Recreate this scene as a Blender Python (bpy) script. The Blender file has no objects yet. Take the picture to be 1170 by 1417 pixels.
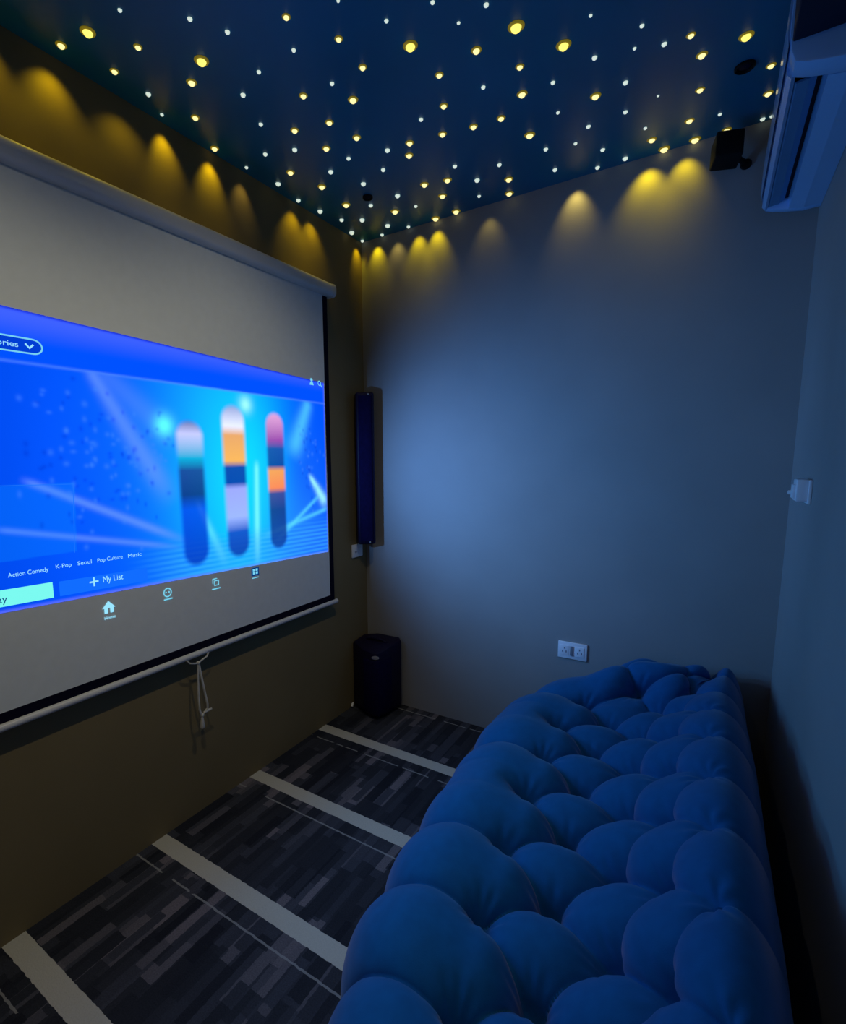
import bpy, bmesh, math, random
import numpy as np
from mathutils import Vector, Matrix

# ------------------------------------------------------------------ camera, world, light, exposure
scene = bpy.context.scene
COL = scene.collection
H, D, W = 2.5, 2.3711, 1.8467          # room height, distance of the back wall, room width
Y0 = -0.9                              # the room runs on behind the camera to here

def set_camera():
    f, yaw, pitch, roll, cx, h, ppx, ppy = 708.8344, -.5893, -.1424, -.0155, 1.615, 1.3653, 512.578, 740.8746
    cy, sy, cp, sp = math.cos(yaw), math.sin(yaw), math.cos(pitch), math.sin(pitch)
    F = Vector((sy*cp, cy*cp, sp)); R = Vector((cy, -sy, 0)); U = R.cross(F)
    cr, sr = math.cos(roll), math.sin(roll)
    R2 = R*cr + U*sr; U2 = U*cr - R*sr
    cam = bpy.data.cameras.new('camera')
    cam.sensor_width = 36; cam.lens = f/1417*36
    cam.shift_x = (585-ppx)/1417; cam.shift_y = (ppy-708.5)/1417
    cam.clip_start = .02
    o = bpy.data.objects.new('camera', cam); COL.objects.link(o)
    m = Matrix((R2, U2, -F)).transposed().to_4x4(); m.translation = (cx, 0, h)
    o.matrix_world = m
    scene.camera = o
set_camera()

world = bpy.data.worlds.new('world'); scene.world = world
world.use_nodes = True
bg = world.node_tree.nodes['Background']
bg.inputs[0].default_value = (1.0, .80, .42, 1)
bg.inputs[1].default_value = .09
vs = scene.view_settings
vs.view_transform = 'Standard'; vs.look = 'None'; vs.exposure = 0.0; vs.gamma = 1; vs.use_curve_mapping = False

def spot(name, loc, aim, power, color, deg, blend=1.0, size=0.0, parent=None):
    l = bpy.data.lights.new(name, 'SPOT'); l.energy = power; l.color = color
    l.spot_size = math.radians(deg); l.spot_blend = blend; l.shadow_soft_size = size
    o = bpy.data.objects.new(name, l); COL.objects.link(o)
    o.location = loc
    o.rotation_euler = (Vector(aim)-Vector(loc)).to_track_quat('-Z', 'Y').to_euler()
    if parent:
        o.parent = parent; o.matrix_parent_inverse = Matrix.Translation(-Vector(parent.location))
    return o

# unseen blue spots added at the screen to boost its light into the room
for gy, gz, pw in [(y, z, 4.0) for y in (.8, 1.15, 1.5) for z in (.95, 1.35)]:
    spot('added_screen_spot', (.06, gy, gz), (1.2, gy+.15, gz-.25), pw, (.09, .43, 1), 140, 1.0)

# more unseen spots added to brighten the back wall next to the screen
for gy, gz, pw in [(1.45, 1.15, 23.0), (1.45, 1.45, 23.0)]:
    spot('added_screen_spot', (.06, gy, gz), (.72, D, gz-.02), pw, (.14, .39, 1), 96, 1.0)

# ------------------------------------------------------------------ helpers
def mat(name, color, rough=.6, metal=0, emis=None, estr=0, spec=.5, sheen=0, coat=0):
    m = bpy.data.materials.new(name); m.use_nodes = True
    b = m.node_tree.nodes['Principled BSDF']
    b.inputs['Base Color'].default_value = (*color, 1)
    b.inputs['Roughness'].default_value = rough
    b.inputs['Metallic'].default_value = metal
    b.inputs['Specular IOR Level'].default_value = spec
    if sheen: b.inputs['Sheen Weight'].default_value = sheen; b.inputs['Sheen Roughness'].default_value = .4
    if coat: b.inputs['Coat Weight'].default_value = coat; b.inputs['Coat Roughness'].default_value = .08
    if emis: b.inputs['Emission Color'].default_value = (*emis, 1); b.inputs['Emission Strength'].default_value = estr
    return m

def noisy(m, scale, amount, bump=0, bscale=None, stretch=(1, 1, 1)):
    """vary a material's own colour a little and give it a fine surface grain"""
    nt = m.node_tree; N = nt.nodes; L = nt.links; b = N['Principled BSDF']
    tc = N.new('ShaderNodeTexCoord'); mp = N.new('ShaderNodeMapping'); mp.inputs['Scale'].default_value = stretch
    L.new(tc.outputs['Object'], mp.inputs[0])
    n = N.new('ShaderNodeTexNoise'); n.inputs['Scale'].default_value = scale; n.inputs['Detail'].default_value = 5
    L.new(mp.outputs[0], n.inputs['Vector'])
    c = b.inputs['Base Color'].default_value[:3]
    r = N.new('ShaderNodeValToRGB')
    r.color_ramp.elements[0].position = .3; r.color_ramp.elements[1].position = .7
    r.color_ramp.elements[0].color = (*[v*(1-amount) for v in c], 1)
    r.color_ramp.elements[1].color = (*[min(1, v*(1+amount)) for v in c], 1)
    L.new(n.outputs['Fac'], r.inputs[0]); L.new(r.outputs[0], b.inputs['Base Color'])
    if bump:
        n2 = N.new('ShaderNodeTexNoise'); n2.inputs['Scale'].default_value = bscale or scale*8; n2.inputs['Detail'].default_value = 6
        L.new(mp.outputs[0], n2.inputs['Vector'])
        bp = N.new('ShaderNodeBump'); bp.inputs['Strength'].default_value = bump; bp.inputs['Distance'].default_value = .002
        L.new(n2.outputs['Fac'], bp.inputs['Height']); L.new(bp.outputs[0], b.inputs['Normal'])
    return m

def link(name, me, m=None, parent=None, smooth=False):
    o = bpy.data.objects.new(name, me); COL.objects.link(o)
    if m is not None:
        for mm in (m if isinstance(m, (list, tuple)) else [m]): me.materials.append(mm)
    if smooth:
        me.shade_smooth()
    if parent:
        o.parent = parent; o.matrix_parent_inverse = Matrix.Translation(-Vector(parent.location))
    return o

def finish(name, bm, m, parent=None, smooth=False, origin=None):
    bmesh.ops.recalc_face_normals(bm, faces=bm.faces)
    me = bpy.data.meshes.new(name)
    if origin is not None: bmesh.ops.translate(bm, verts=bm.verts, vec=-Vector(origin))
    bm.to_mesh(me); bm.free()
    if smooth:
        me.shade_smooth()
        me.set_sharp_from_angle(angle=math.radians(38))
    o = link(name, me, m, parent)
    if origin is not None: o.location = Vector(origin)
    return o

def add_box(bm, lo, hi, bev=0, seg=2, rot=None, pivot=None):
    r = bmesh.ops.create_cube(bm, size=1)
    vs_ = r['verts']
    lo, hi = Vector(lo), Vector(hi)
    for v in vs_:
        v.co = Vector([(lo[i]+hi[i])/2 + v.co[i]*(hi[i]-lo[i]) for i in range(3)])
    if bev:
        es = list({e for v in vs_ for e in v.link_edges})
        g = bmesh.ops.bevel(bm, geom=es, offset=bev, segments=seg, affect='EDGES', profile=.5)
        vs_ = list({v for f in g['faces'] for v in f.verts} | {v for v in vs_ if v.is_valid})
    if rot is not None:
        bmesh.ops.rotate(bm, verts=vs_, cent=pivot or (lo+hi)/2, matrix=rot)
    return vs_

def add_prism(bm, pts, a, b, axis=1, bev=0):
    """outline pts in the plane across axis, run from a to b"""
    def P(p, t):
        c = list(p); c.insert(axis, t); return c
    va = [bm.verts.new(P(p, a)) for p in pts]; vb = [bm.verts.new(P(p, b)) for p in pts]
    n = len(pts); fs = [bm.faces.new(va), bm.faces.new(vb[::-1])]
    for i in range(n):
        fs.append(bm.faces.new((va[i], vb[i], vb[(i+1) % n], va[(i+1) % n])))
    if bev:
        es = [e for f in fs[:2] for e in f.edges]
        bmesh.ops.recalc_face_normals(bm, faces=fs)
        bmesh.ops.bevel(bm, geom=es, offset=bev, segments=2, affect='EDGES', profile=.5)
    return va+vb

def add_tube(bm, pts, r, seg=10, caps=True):
    pts = [Vector(p) for p in pts]; rings = []
    rr = r if isinstance(r, (list, tuple)) else [r]*len(pts)
    up = None
    for i, p in enumerate(pts):
        t = (pts[min(i+1, len(pts)-1)] - pts[max(i-1, 0)]).normalized()
        if up is None:
            up = t.orthogonal().normalized()
        up = (up - t*up.dot(t)).normalized()
        s = t.cross(up)
        rings.append([bm.verts.new(p + (up*math.cos(a) + s*math.sin(a))*rr[i]) for a in [2*math.pi*k/seg for k in range(seg)]])
    for a, b in zip(rings, rings[1:]):
        for k in range(seg): bm.faces.new((a[k], a[(k+1) % seg], b[(k+1) % seg], b[k]))
    if caps: bm.faces.new(rings[0][::-1]); bm.faces.new(rings[-1])

def add_lathe(bm, prof, centre, axis='Z', seg=24):
    rings = []
    for r, t in prof:
        ring = []
        for k in range(seg):
            a = 2*math.pi*k/seg; u, v = r*math.cos(a), r*math.sin(a)
            c = {'Z': (u, v, t), 'X': (t, u, v), 'Y': (v, t, u)}[axis]
            ring.append(bm.verts.new(Vector(centre)+Vector(c)))
        rings.append(ring)
    for a, b in zip(rings, rings[1:]):
        for k in range(seg): bm.faces.new((a[k], a[(k+1) % seg], b[(k+1) % seg], b[k]))
    for ring in (rings[0], rings[-1]):
        try: bm.faces.new(ring)
        except ValueError: pass

def empty(name, loc, label, cat, group=None):
    o = bpy.data.objects.new(name, None); COL.objects.link(o); o.location = loc
    o.empty_display_size = .05
    return tag(o, label, cat, group)
def tag(o, label, cat, group=None):
    o['label'] = label; o['category'] = cat
    if group: o['group'] = group
    return o
def part_box(name, lo, hi, m, parent, bev=0, label=None):
    bm = bmesh.new(); add_box(bm, lo, hi, bev)
    o = finish(name, bm, m, parent, smooth=bool(bev))
    if label: o['label'] = label
    return o
def structure(name, lo, hi, m):
    bm = bmesh.new(); add_box(bm, lo, hi)
    o = finish(name, bm, m); o['kind'] = 'structure'; return o

# ------------------------------------------------------------------ materials
M = {}
M['wall'] = noisy(mat('taupe_wall_paint', (.34, .335, .32), .62, spec=.3), 3, .05, .12, 220)
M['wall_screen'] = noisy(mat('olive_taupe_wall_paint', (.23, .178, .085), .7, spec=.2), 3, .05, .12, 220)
M['ceiling'] = noisy(mat('navy_ceiling_paint', (.003, .18, .32), .38, spec=.5), 2.5, .10, .05, 160)
M['white'] = noisy(mat('blue_lit_white_plastic', (.32, .62, 1.0), .28, spec=.5, coat=.5), 8, .02)  # white plastic with the blue room light put into its colour
M['socket'] = noisy(mat('bright_white_plastic', (.93, .95, .97), .3, spec=.5), 8, .01)
M['bulkhead'] = noisy(mat('dark_navy_paint', (.002, .006, .030), .5, spec=.3), 3, .1)
M['white_metal'] = noisy(mat('white_enamel', (.70, .70, .68), .35), 8, .02)
M['fabric'] = noisy(mat('screen_fabric', (.80, .84, .82), .9, spec=.1), 30, .02)
M['black'] = noisy(mat('matt_black_border', (.004, .004, .018), .8, spec=.1), 20, .1)
M['speaker'] = noisy(mat('blue_black_speaker_shell', (.006, .004, .03), .5, spec=.25), 20, .1, .3, 500)
M['speaker_black'] = noisy(mat('black_speaker_shell', (.006, .006, .006), .6, spec=.2), 20, .1)
M['grille'] = noisy(mat('blue_black_speaker_cloth', (.006, .004, .04), .85, spec=.1), 60, .2, .5, 900)
M['silver'] = noisy(mat('silver_badge', (.55, .55, .6), .3, metal=.6), 10, .03)
M['dark'] = noisy(mat('dark_slot', (.003, .004, .02), .6, spec=.2), 10, .05)
M['louver'] = noisy(mat('grey_blue_louver', (.10, .28, .50), .4), 10, .05)
M['cord'] = noisy(mat('cream_cord', (.62, .60, .52), .8), 60, .08)
M['grey'] = noisy(mat('grey_plastic', (.25, .25, .28), .5), 10, .05)
M['star_gold'] = mat('gold_star_light', (1, .8, .2), .3, emis=(1, .86, .15), estr=1.3)
M['star_warm'] = mat('warm_star_light', (1, .9, .5), .3, emis=(1, .88, .36), estr=1.15)
M['star_white'] = mat('white_star_light', (1, 1, .9), .3, emis=(.62, .72, .60), estr=1.0)
M['star_halo'] = mat('amber_star_glow', (.5, .35, .03), .5, emis=(1, .74, .02), estr=.12)  # soft glow around a bulb, imitated by a dim emissive surface

def carpet():
    m = bpy.data.materials.new('striped_plank_carpet'); m.use_nodes = True
    nt = m.node_tree; N = nt.nodes; L = nt.links; b = N['Principled BSDF']
    b.inputs['Roughness'].default_value = .9; b.inputs['Specular IOR Level'].default_value = .15
    def math_(op, a, c=None, d=None):
        n = N.new('ShaderNodeMath'); n.operation = op
        for i, v in enumerate((a, c, d)):
            if v is None: continue
            if isinstance(v, (int, float)): n.inputs[i].default_value = v
            else: L.new(v, n.inputs[i])
        return n.outputs[0]
    tc = N.new('ShaderNodeTexCoord'); s = N.new('ShaderNodeSeparateXYZ'); L.new(tc.outputs['Object'], s.inputs[0])
    nz = N.new('ShaderNodeTexNoise'); nz.inputs['Scale'].default_value = 60; L.new(tc.outputs['Object'], nz.inputs['Vector'])
    wob = math_('MULTIPLY', math_('SUBTRACT', nz.outputs['Fac'], .5), .007)
    x = math_('ADD', s.outputs['X'], wob); y = math_('ADD', s.outputs['Y'], wob)
    def cells(cw, cl, seed):
        ci = math_('FLOOR', math_('DIVIDE', x, cw))
        w = N.new('ShaderNodeTexWhiteNoise'); w.noise_dimensions = '1D'; L.new(math_('ADD', ci, seed), w.inputs['W'])
        yi = math_('FLOOR', math_('DIVIDE', math_('ADD', y, math_('MULTIPLY', w.outputs['Value'], cl)), cl))
        c = N.new('ShaderNodeCombineXYZ'); L.new(ci, c.inputs[0]); L.new(yi, c.inputs[1]); c.inputs[2].default_value = seed
        w2 = N.new('ShaderNodeTexWhiteNoise'); w2.noise_dimensions = '3D'; L.new(c.outputs[0], w2.inputs['Vector'])
        return w2.outputs['Value']
    a = cells(.046, .26, 3.3); c = cells(.031, .17, 7.7)
    mix = math_('ADD', math_('MULTIPLY', a, .6), math_('MULTIPLY', c, .4))
    r = N.new('ShaderNodeValToRGB'); r.color_ramp.interpolation = 'LINEAR'
    cr = r.color_ramp; cr.elements[0].position = .12; cr.elements[0].color = (.022, .024, .034, 1)
    cr.elements[1].position = .95; cr.elements[1].color = (.21, .185, .205, 1)
    e = cr.elements.new(.45); e.color = (.038, .042, .054, 1)
    e = cr.elements.new(.68); e.color = (.07, .074, .095, 1)
    e = cr.elements.new(.80); e.color = (.15, .14, .16, 1)
    L.new(mix, r.inputs[0])
    # fibre flecks
    n2 = N.new('ShaderNodeTexNoise'); n2.inputs['Scale'].default_value = 260; n2.inputs['Detail'].default_value = 3
    L.new(tc.outputs['Object'], n2.inputs['Vector'])
    fl = N.new('ShaderNodeMix'); fl.data_type = 'RGBA'; fl.blend_type = 'MULTIPLY'; fl.inputs[0].default_value = .55
    rg = N.new('ShaderNodeValToRGB'); rg.color_ramp.elements[0].position = .3; rg.color_ramp.elements[0].color = (.35, .35, .35, 1); rg.color_ramp.elements[1].position = .7
    L.new(n2.outputs['Fac'], rg.inputs[0]); L.new(r.outputs[0], fl.inputs[6]); L.new(rg.outputs[0], fl.inputs[7])
    # broad pale stripes and their thin companion lines, one every 0.476 m
    ph = math_('FRACT', math_('DIVIDE', math_('SUBTRACT', y, .475 - .476*4), .476))
    st = math_('LESS_THAN', ph, .062/.476)
    k = .415
    t1 = math_('MULTIPLY', math_('GREATER_THAN', ph, k/.476-.0), math_('LESS_THAN', ph, (k+.0065)/.476))
    nb = N.new('ShaderNodeTexNoise'); nb.inputs['Scale'].default_value = 9; L.new(tc.outputs['Object'], nb.inputs['Vector'])
    t1 = math_('MULTIPLY', t1, math_('MULTIPLY', math_('GREATER_THAN', nb.outputs['Fac'], .42), .75))
    mx = N.new('ShaderNodeMix'); mx.data_type = 'RGBA'; L.new(t1, mx.inputs[0]); L.new(fl.outputs[2], mx.inputs[6]); mx.inputs[7].default_value = (.34, .34, .33, 1)
    # dark band just in front of each stripe
    mx2 = N.new('ShaderNodeMix'); mx2.data_type = 'RGBA'; L.new(st, mx2.inputs[0]); L.new(mx.outputs[2], mx2.inputs[6])
    sn = N.new('ShaderNodeMix'); sn.data_type = 'RGBA'; L.new(n2.outputs['Fac'], sn.inputs[0]); sn.inputs[6].default_value = (.50, .48, .40, 1); sn.inputs[7].default_value = (.66, .64, .56, 1)
    L.new(sn.outputs[2], mx2.inputs[7]); L.new(mx2.outputs[2], b.inputs['Base Color'])
    bp = N.new('ShaderNodeBump'); bp.inputs['Strength'].default_value = .5; bp.inputs['Distance'].default_value = .004
    L.new(n2.outputs['Fac'], bp.inputs['Height']); L.new(bp.outputs[0], b.inputs['Normal'])
    return m
M['carpet'] = carpet()

# ------------------------------------------------------------------ the room
T = .08
structure('floor', (-T, Y0, -T), (W+T, D+T, 0), M['carpet'])
structure('ceiling', (-T, Y0, H), (W+T, D+T, H+T), M['ceiling'])
structure('wall_left', (-T, Y0, 0), (0, D+T, H), M['wall_screen'])
structure('wall_back', (0, D, 0), (W, D+T, H), M['wall'])
structure('wall_right', (W, Y0, 0), (W+T, D+T, H), M['wall'])
# boxed bulkhead that runs from the air conditioner towards the viewer under the ceiling
bm = bmesh.new(); add_box(bm, (1.692, Y0, 2.222), (W, 1.505, H), .003)
o = finish('trim_1', bm, M['bulkhead']); o['kind'] = 'structure'

STARS = [
    (0.2949, 0.878, 0.0048, 'S', "first small white star from the left on the ceiling nearest the photo's top"),
    (0.4171, 0.9939, 0.0058, 'S+', "second small white star from the left on the ceiling nearest the photo's top"),
    (0.4643, 1.076, 0.0059, 'S+', "third small white star from the left on the ceiling nearest the photo's top"),
    (0.8286, 1.2872, 0.005, 'S', "fourth small white star from the left on the ceiling nearest the photo's top"),
    (0.9521, 1.307, 0.0048, 'S', "fifth small white star from the left on the ceiling nearest the photo's top"),
    (1.0599, 1.3904, 0.0056, 'S+', "sixth small white star from the left on the ceiling nearest the photo's top"),
    (1.3773, 1.6874, 0.0051, 'S', "seventh small white star from the left on the ceiling nearest the photo's top"),
    (0.1636, 0.8668, 0.011, 'L', "first big golden star from the left on the ceiling nearest the photo's top"),
    (1.1009, 1.4989, 0.0124, 'L+', "second big golden star from the left on the ceiling nearest the photo's top"),
    (0.0612, 0.8486, 0.0088, 'M+', 'first warm yellow star from the left along the ceiling edge over the projection screen'),
    (0.0889, 0.9828, 0.0079, 'M', 'second warm yellow star from the left along the ceiling edge over the projection screen'),
    (0.1124, 1.2455, 0.0089, 'M', 'third warm yellow star from the left along the ceiling edge over the projection screen'),
    (0.0297, 1.3929, 0.0098, 'M', 'fourth warm yellow star from the left along the ceiling edge over the projection screen'),
    (0.1477, 1.6668, 0.0107, 'M', 'fifth warm yellow star from the left along the ceiling edge over the projection screen'),
    (0.2249, 0.9708, 0.0074, 'M', 'first warm yellow star from the left in the front half of the ceiling'),
    (0.2342, 1.1382, 0.0097, 'M+', 'second warm yellow star from the left in the front half of the ceiling'),
    (0.4704, 1.3727, 0.0085, 'M', 'third warm yellow star from the left in the front half of the ceiling'),
    (0.587, 1.4759, 0.0103, 'M+', 'fourth warm yellow star from the left in the front half of the ceiling'),
    (0.6879, 1.3829, 0.0079, 'M', 'fifth warm yellow star from the left in the front half of the ceiling'),
    (0.8575, 1.5377, 0.008, 'M', 'sixth warm yellow star from the left in the front half of the ceiling'),
    (0.81, 1.6671, 0.0087, 'M', 'seventh warm yellow star from the left in the front half of the ceiling'),
    (0.9837, 1.5134, 0.0091, 'M+', 'eighth warm yellow star from the left in the front half of the ceiling'),
    (1.0648, 1.6439, 0.0079, 'M', 'ninth warm yellow star from the left in the front half of the ceiling'),
    (1.0353, 1.7593, 0.0102, 'M+', 'tenth warm yellow star from the left in the front half of the ceiling'),
    (1.224, 1.9022, 0.0103, 'M+', 'eleventh warm yellow star from the left in the front half of the ceiling'),
    (0.6233, 1.1309, 0.007, 'M', "first warm yellow star from the left on the ceiling nearest the photo's top"),
    (0.6919, 1.2628, 0.0073, 'M', "second warm yellow star from the left on the ceiling nearest the photo's top"),
    (0.3273, 1.1008, 0.0118, 'L', 'first big golden star from the left in the front half of the ceiling'),
    (0.8398, 1.3942, 0.0115, 'L', 'second big golden star from the left in the front half of the ceiling'),
    (1.1897, 1.6349, 0.0115, 'L', 'third big golden star from the left in the front half of the ceiling'),
    (0.3204, 1.2623, 0.007, 'S+', 'first small white star from the left in the front half of the ceiling'),
    (0.4295, 1.2232, 0.0056, 'S', 'second small white star from the left in the front half of the ceiling'),
    (0.5668, 1.2216, 0.0053, 'S', 'third small white star from the left in the front half of the ceiling'),
    (0.576, 1.3823, 0.0058, 'S', 'fourth small white star from the left in the front half of the ceiling'),
    (0.9464, 1.6605, 0.0059, 'S', 'fifth small white star from the left in the front half of the ceiling'),
    (1.1283, 1.7638, 0.0058, 'S', 'sixth small white star from the left in the front half of the ceiling'),
    (1.252, 1.7318, 0.0064, 'S+', 'seventh small white star from the left in the front half of the ceiling'),
    (1.3109, 1.8915, 0.0068, 'S+', 'eighth small white star from the left in the front half of the ceiling'),
    (1.4212, 1.7911, 0.0062, 'S+', 'ninth small white star from the left in the front half of the ceiling'),
    (0.0849, 1.0933, 0.0069, 'S+', 'first small white star from the left along the ceiling edge over the projection screen'),
    (0.1541, 1.5232, 0.0071, 'S', 'second small white star from the left along the ceiling edge over the projection screen'),
    (0.0501, 1.6994, 0.0092, 'S+', 'third small white star from the left along the ceiling edge over the projection screen'),
    (0.028, 1.8482, 0.0083, 'S', 'fourth small white star from the left along the ceiling edge over the projection screen'),
    (0.043, 1.9791, 0.0102, 'S+', 'fifth small white star from the left along the ceiling edge over the projection screen'),
    (0.072, 2.1033, 0.009, 'S', 'sixth small white star from the left along the ceiling edge over the projection screen'),
    (0.0326, 2.24, 0.0112, 'S+', 'seventh small white star from the left along the ceiling edge over the projection screen'),
    (0.1507, 2.1598, 0.0106, 'S+', 'eighth small white star from the left along the ceiling edge over the projection screen'),
    (0.0359, 1.174, 0.005, 'XS', 'first tiny white star from the left along the ceiling edge over the projection screen'),
    (0.0328, 1.5435, 0.0059, 'XS', 'second tiny white star from the left along the ceiling edge over the projection screen'),
    (0.02, 2.3511, 0.0079, 'XS', 'third tiny white star from the left along the ceiling edge over the projection screen'),
    (0.1406, 2.3511, 0.0077, 'XS', 'fourth tiny white star from the left along the ceiling edge over the projection screen'),
    (0.2638, 1.3933, 0.0065, 'S', 'first small white star from the left in the rear half of the ceiling'),
    (0.261, 1.5654, 0.0082, 'S+', 'second small white star from the left in the rear half of the ceiling'),
    (0.2801, 1.7543, 0.0088, 'S+', 'third small white star from the left in the rear half of the ceiling'),
    (0.3899, 1.7225, 0.0072, 'S', 'fourth small white star from the left in the rear half of the ceiling'),
    (0.3347, 1.9018, 0.0092, 'S+', 'fifth small white star from the left in the rear half of the ceiling'),
    (0.2608, 2.068, 0.0085, 'S', 'sixth small white star from the left in the rear half of the ceiling'),
    (0.4559, 1.8621, 0.0075, 'S', 'seventh small white star from the left in the rear half of the ceiling'),
    (0.5364, 1.7636, 0.0082, 'S+', 'eighth small white star from the left in the rear half of the ceiling'),
    (0.4007, 2.0652, 0.0097, 'S+', 'ninth small white star from the left in the rear half of the ceiling'),
    (0.719, 1.6825, 0.0064, 'S', 'tenth small white star from the left in the rear half of the ceiling'),
    (0.6963, 2.0034, 0.0075, 'S', 'eleventh small white star from the left in the rear half of the ceiling'),
    (0.7292, 2.1479, 0.0092, 'S+', 'twelfth small white star from the left in the rear half of the ceiling'),
    (0.842, 2.0944, 0.0074, 'S', 'thirteenth small white star from the left in the rear half of the ceiling'),
    (1.0181, 2.0965, 0.0071, 'S', 'fourteenth small white star from the left in the rear half of the ceiling'),
    (1.1748, 2.0485, 0.0066, 'S', 'fifteenth small white star from the left in the rear half of the ceiling'),
    (1.2915, 2.0398, 0.0063, 'S', 'sixteenth small white star from the left in the rear half of the ceiling'),
    (0.7611, 1.1694, 0.0038, 'XS', "first tiny white star from the left on the ceiling nearest the photo's top"),
    (0.9802, 1.4009, 0.004, 'XS', "second tiny white star from the left on the ceiling nearest the photo's top"),
    (1.2708, 1.5755, 0.0039, 'XS', "third tiny white star from the left on the ceiling nearest the photo's top"),
    (1.1061, 1.914, 0.005, 'XS', 'first tiny white star from the left in the rear half of the ceiling'),
    (1.1163, 2.1241, 0.0055, 'XS', 'second tiny white star from the left in the rear half of the ceiling'),
    (0.335, 1.4832, 0.0093, 'M', 'first warm yellow star from the left in the rear half of the ceiling'),
    (0.1813, 1.8208, 0.0112, 'M', 'second warm yellow star from the left in the rear half of the ceiling'),
    (0.3599, 1.6261, 0.0099, 'M', 'third warm yellow star from the left in the rear half of the ceiling'),
    (0.458, 1.519, 0.0091, 'M', 'fourth warm yellow star from the left in the rear half of the ceiling'),
    (0.1739, 2.0004, 0.0121, 'M', 'fifth warm yellow star from the left in the rear half of the ceiling'),
    (0.4868, 1.6383, 0.0096, 'M', 'sixth warm yellow star from the left in the rear half of the ceiling'),
    (0.5859, 1.838, 0.0101, 'M', 'seventh warm yellow star from the left in the rear half of the ceiling'),
    (0.6244, 1.7734, 0.0098, 'M', 'eighth warm yellow star from the left in the rear half of the ceiling'),
    (0.5374, 2.053, 0.0112, 'M', 'ninth warm yellow star from the left in the rear half of the ceiling'),
    (0.7436, 1.7957, 0.0095, 'M', 'tenth warm yellow star from the left in the rear half of the ceiling'),
    (0.63, 2.0774, 0.0111, 'M', 'eleventh warm yellow star from the left in the rear half of the ceiling'),
    (0.8483, 1.8204, 0.0093, 'M', 'twelfth warm yellow star from the left in the rear half of the ceiling'),
    (0.9416, 1.8329, 0.0091, 'M', 'thirteenth warm yellow star from the left in the rear half of the ceiling'),
    (0.9939, 1.9788, 0.0115, 'M+', 'fourteenth warm yellow star from the left in the rear half of the ceiling'),
    (0.2176, 2.2802, 0.0109, 'S+', 'first small white star from the left hugging the back wall edge of the ceiling'),
    (1.011, 2.2558, 0.0076, 'S', 'second small white star from the left hugging the back wall edge of the ceiling'),
    (1.1531, 2.3376, 0.0075, 'S', 'third small white star from the left hugging the back wall edge of the ceiling'),
    (1.1913, 2.2226, 0.0071, 'S', 'fourth small white star from the left hugging the back wall edge of the ceiling'),
    (1.2523, 2.3327, 0.0086, 'S+', 'fifth small white star from the left hugging the back wall edge of the ceiling'),
    (0.3196, 2.1799, 0.0124, 'M', 'first warm yellow star from the left hugging the back wall edge of the ceiling'),
    (0.4407, 2.3495, 0.0128, 'M', 'second warm yellow star from the left hugging the back wall edge of the ceiling'),
    (0.5583, 2.1802, 0.0117, 'M', 'third warm yellow star from the left hugging the back wall edge of the ceiling'),
    (0.5481, 2.3436, 0.0125, 'M', 'fourth warm yellow star from the left hugging the back wall edge of the ceiling'),
    (0.8373, 2.2179, 0.0111, 'M', 'fifth warm yellow star from the left hugging the back wall edge of the ceiling'),
    (0.802, 2.3286, 0.0117, 'M', 'sixth warm yellow star from the left hugging the back wall edge of the ceiling'),
    (1.3486, 2.2615, 0.0098, 'M', 'seventh warm yellow star from the left hugging the back wall edge of the ceiling'),
    (1.3806, 2.3511, 0.0121, 'M+', 'eighth warm yellow star from the left hugging the back wall edge of the ceiling'),
    (1.4655, 2.2167, 0.0092, 'M', 'ninth warm yellow star from the left hugging the back wall edge of the ceiling'),
    (0.2931, 2.3511, 0.0075, 'XS', 'first tiny white star from the left hugging the back wall edge of the ceiling'),
    (0.4203, 2.193, 0.0068, 'XS', 'second tiny white star from the left hugging the back wall edge of the ceiling'),
    (0.6871, 2.2746, 0.0066, 'XS', 'third tiny white star from the left hugging the back wall edge of the ceiling'),
    (1.3361, 2.1734, 0.0053, 'XS', 'fourth tiny white star from the left hugging the back wall edge of the ceiling'),
    (1.4838, 1.7993, 0.0074, 'M', 'first warm yellow star from the left in the ceiling corner by the air conditioner'),
    (1.4779, 2.3511, 0.0118, 'M+', 'second warm yellow star from the left in the ceiling corner by the air conditioner'),
    (1.4992, 2.0618, 0.0085, 'M', 'third warm yellow star from the left in the ceiling corner by the air conditioner'),
    (1.5068, 1.8986, 0.0093, 'M+', 'fourth warm yellow star from the left in the ceiling corner by the air conditioner'),
    (1.5714, 2.3511, 0.0095, 'M', 'fifth warm yellow star from the left in the ceiling corner by the air conditioner'),
    (1.6774, 2.2064, 0.0086, 'M', 'sixth warm yellow star from the left in the ceiling corner by the air conditioner'),
    (1.6748, 2.0641, 0.008, 'M', 'seventh warm yellow star from the left in the ceiling corner by the air conditioner'),
    (1.6091, 1.8895, 0.0103, 'L-', 'only big golden star in the ceiling corner by the air conditioner'),
    (1.3511, 1.761, 0.0042, 'XS', 'first tiny white star from the left in the front half of the ceiling'),
    (1.388, 2.0158, 0.0034, 'XXS', 'second tiny white star from the left in the front half of the ceiling'),
    (1.5513, 2.2372, 0.0051, 'XS', 'first tiny white star from the left in the ceiling corner by the air conditioner'),
    (1.6969, 2.3511, 0.0052, 'XS', 'second tiny white star from the left in the ceiling corner by the air conditioner'),
    (1.6725, 2.3511, 0.0066, 'S', 'only small white star in the ceiling corner by the air conditioner'),
]

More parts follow.
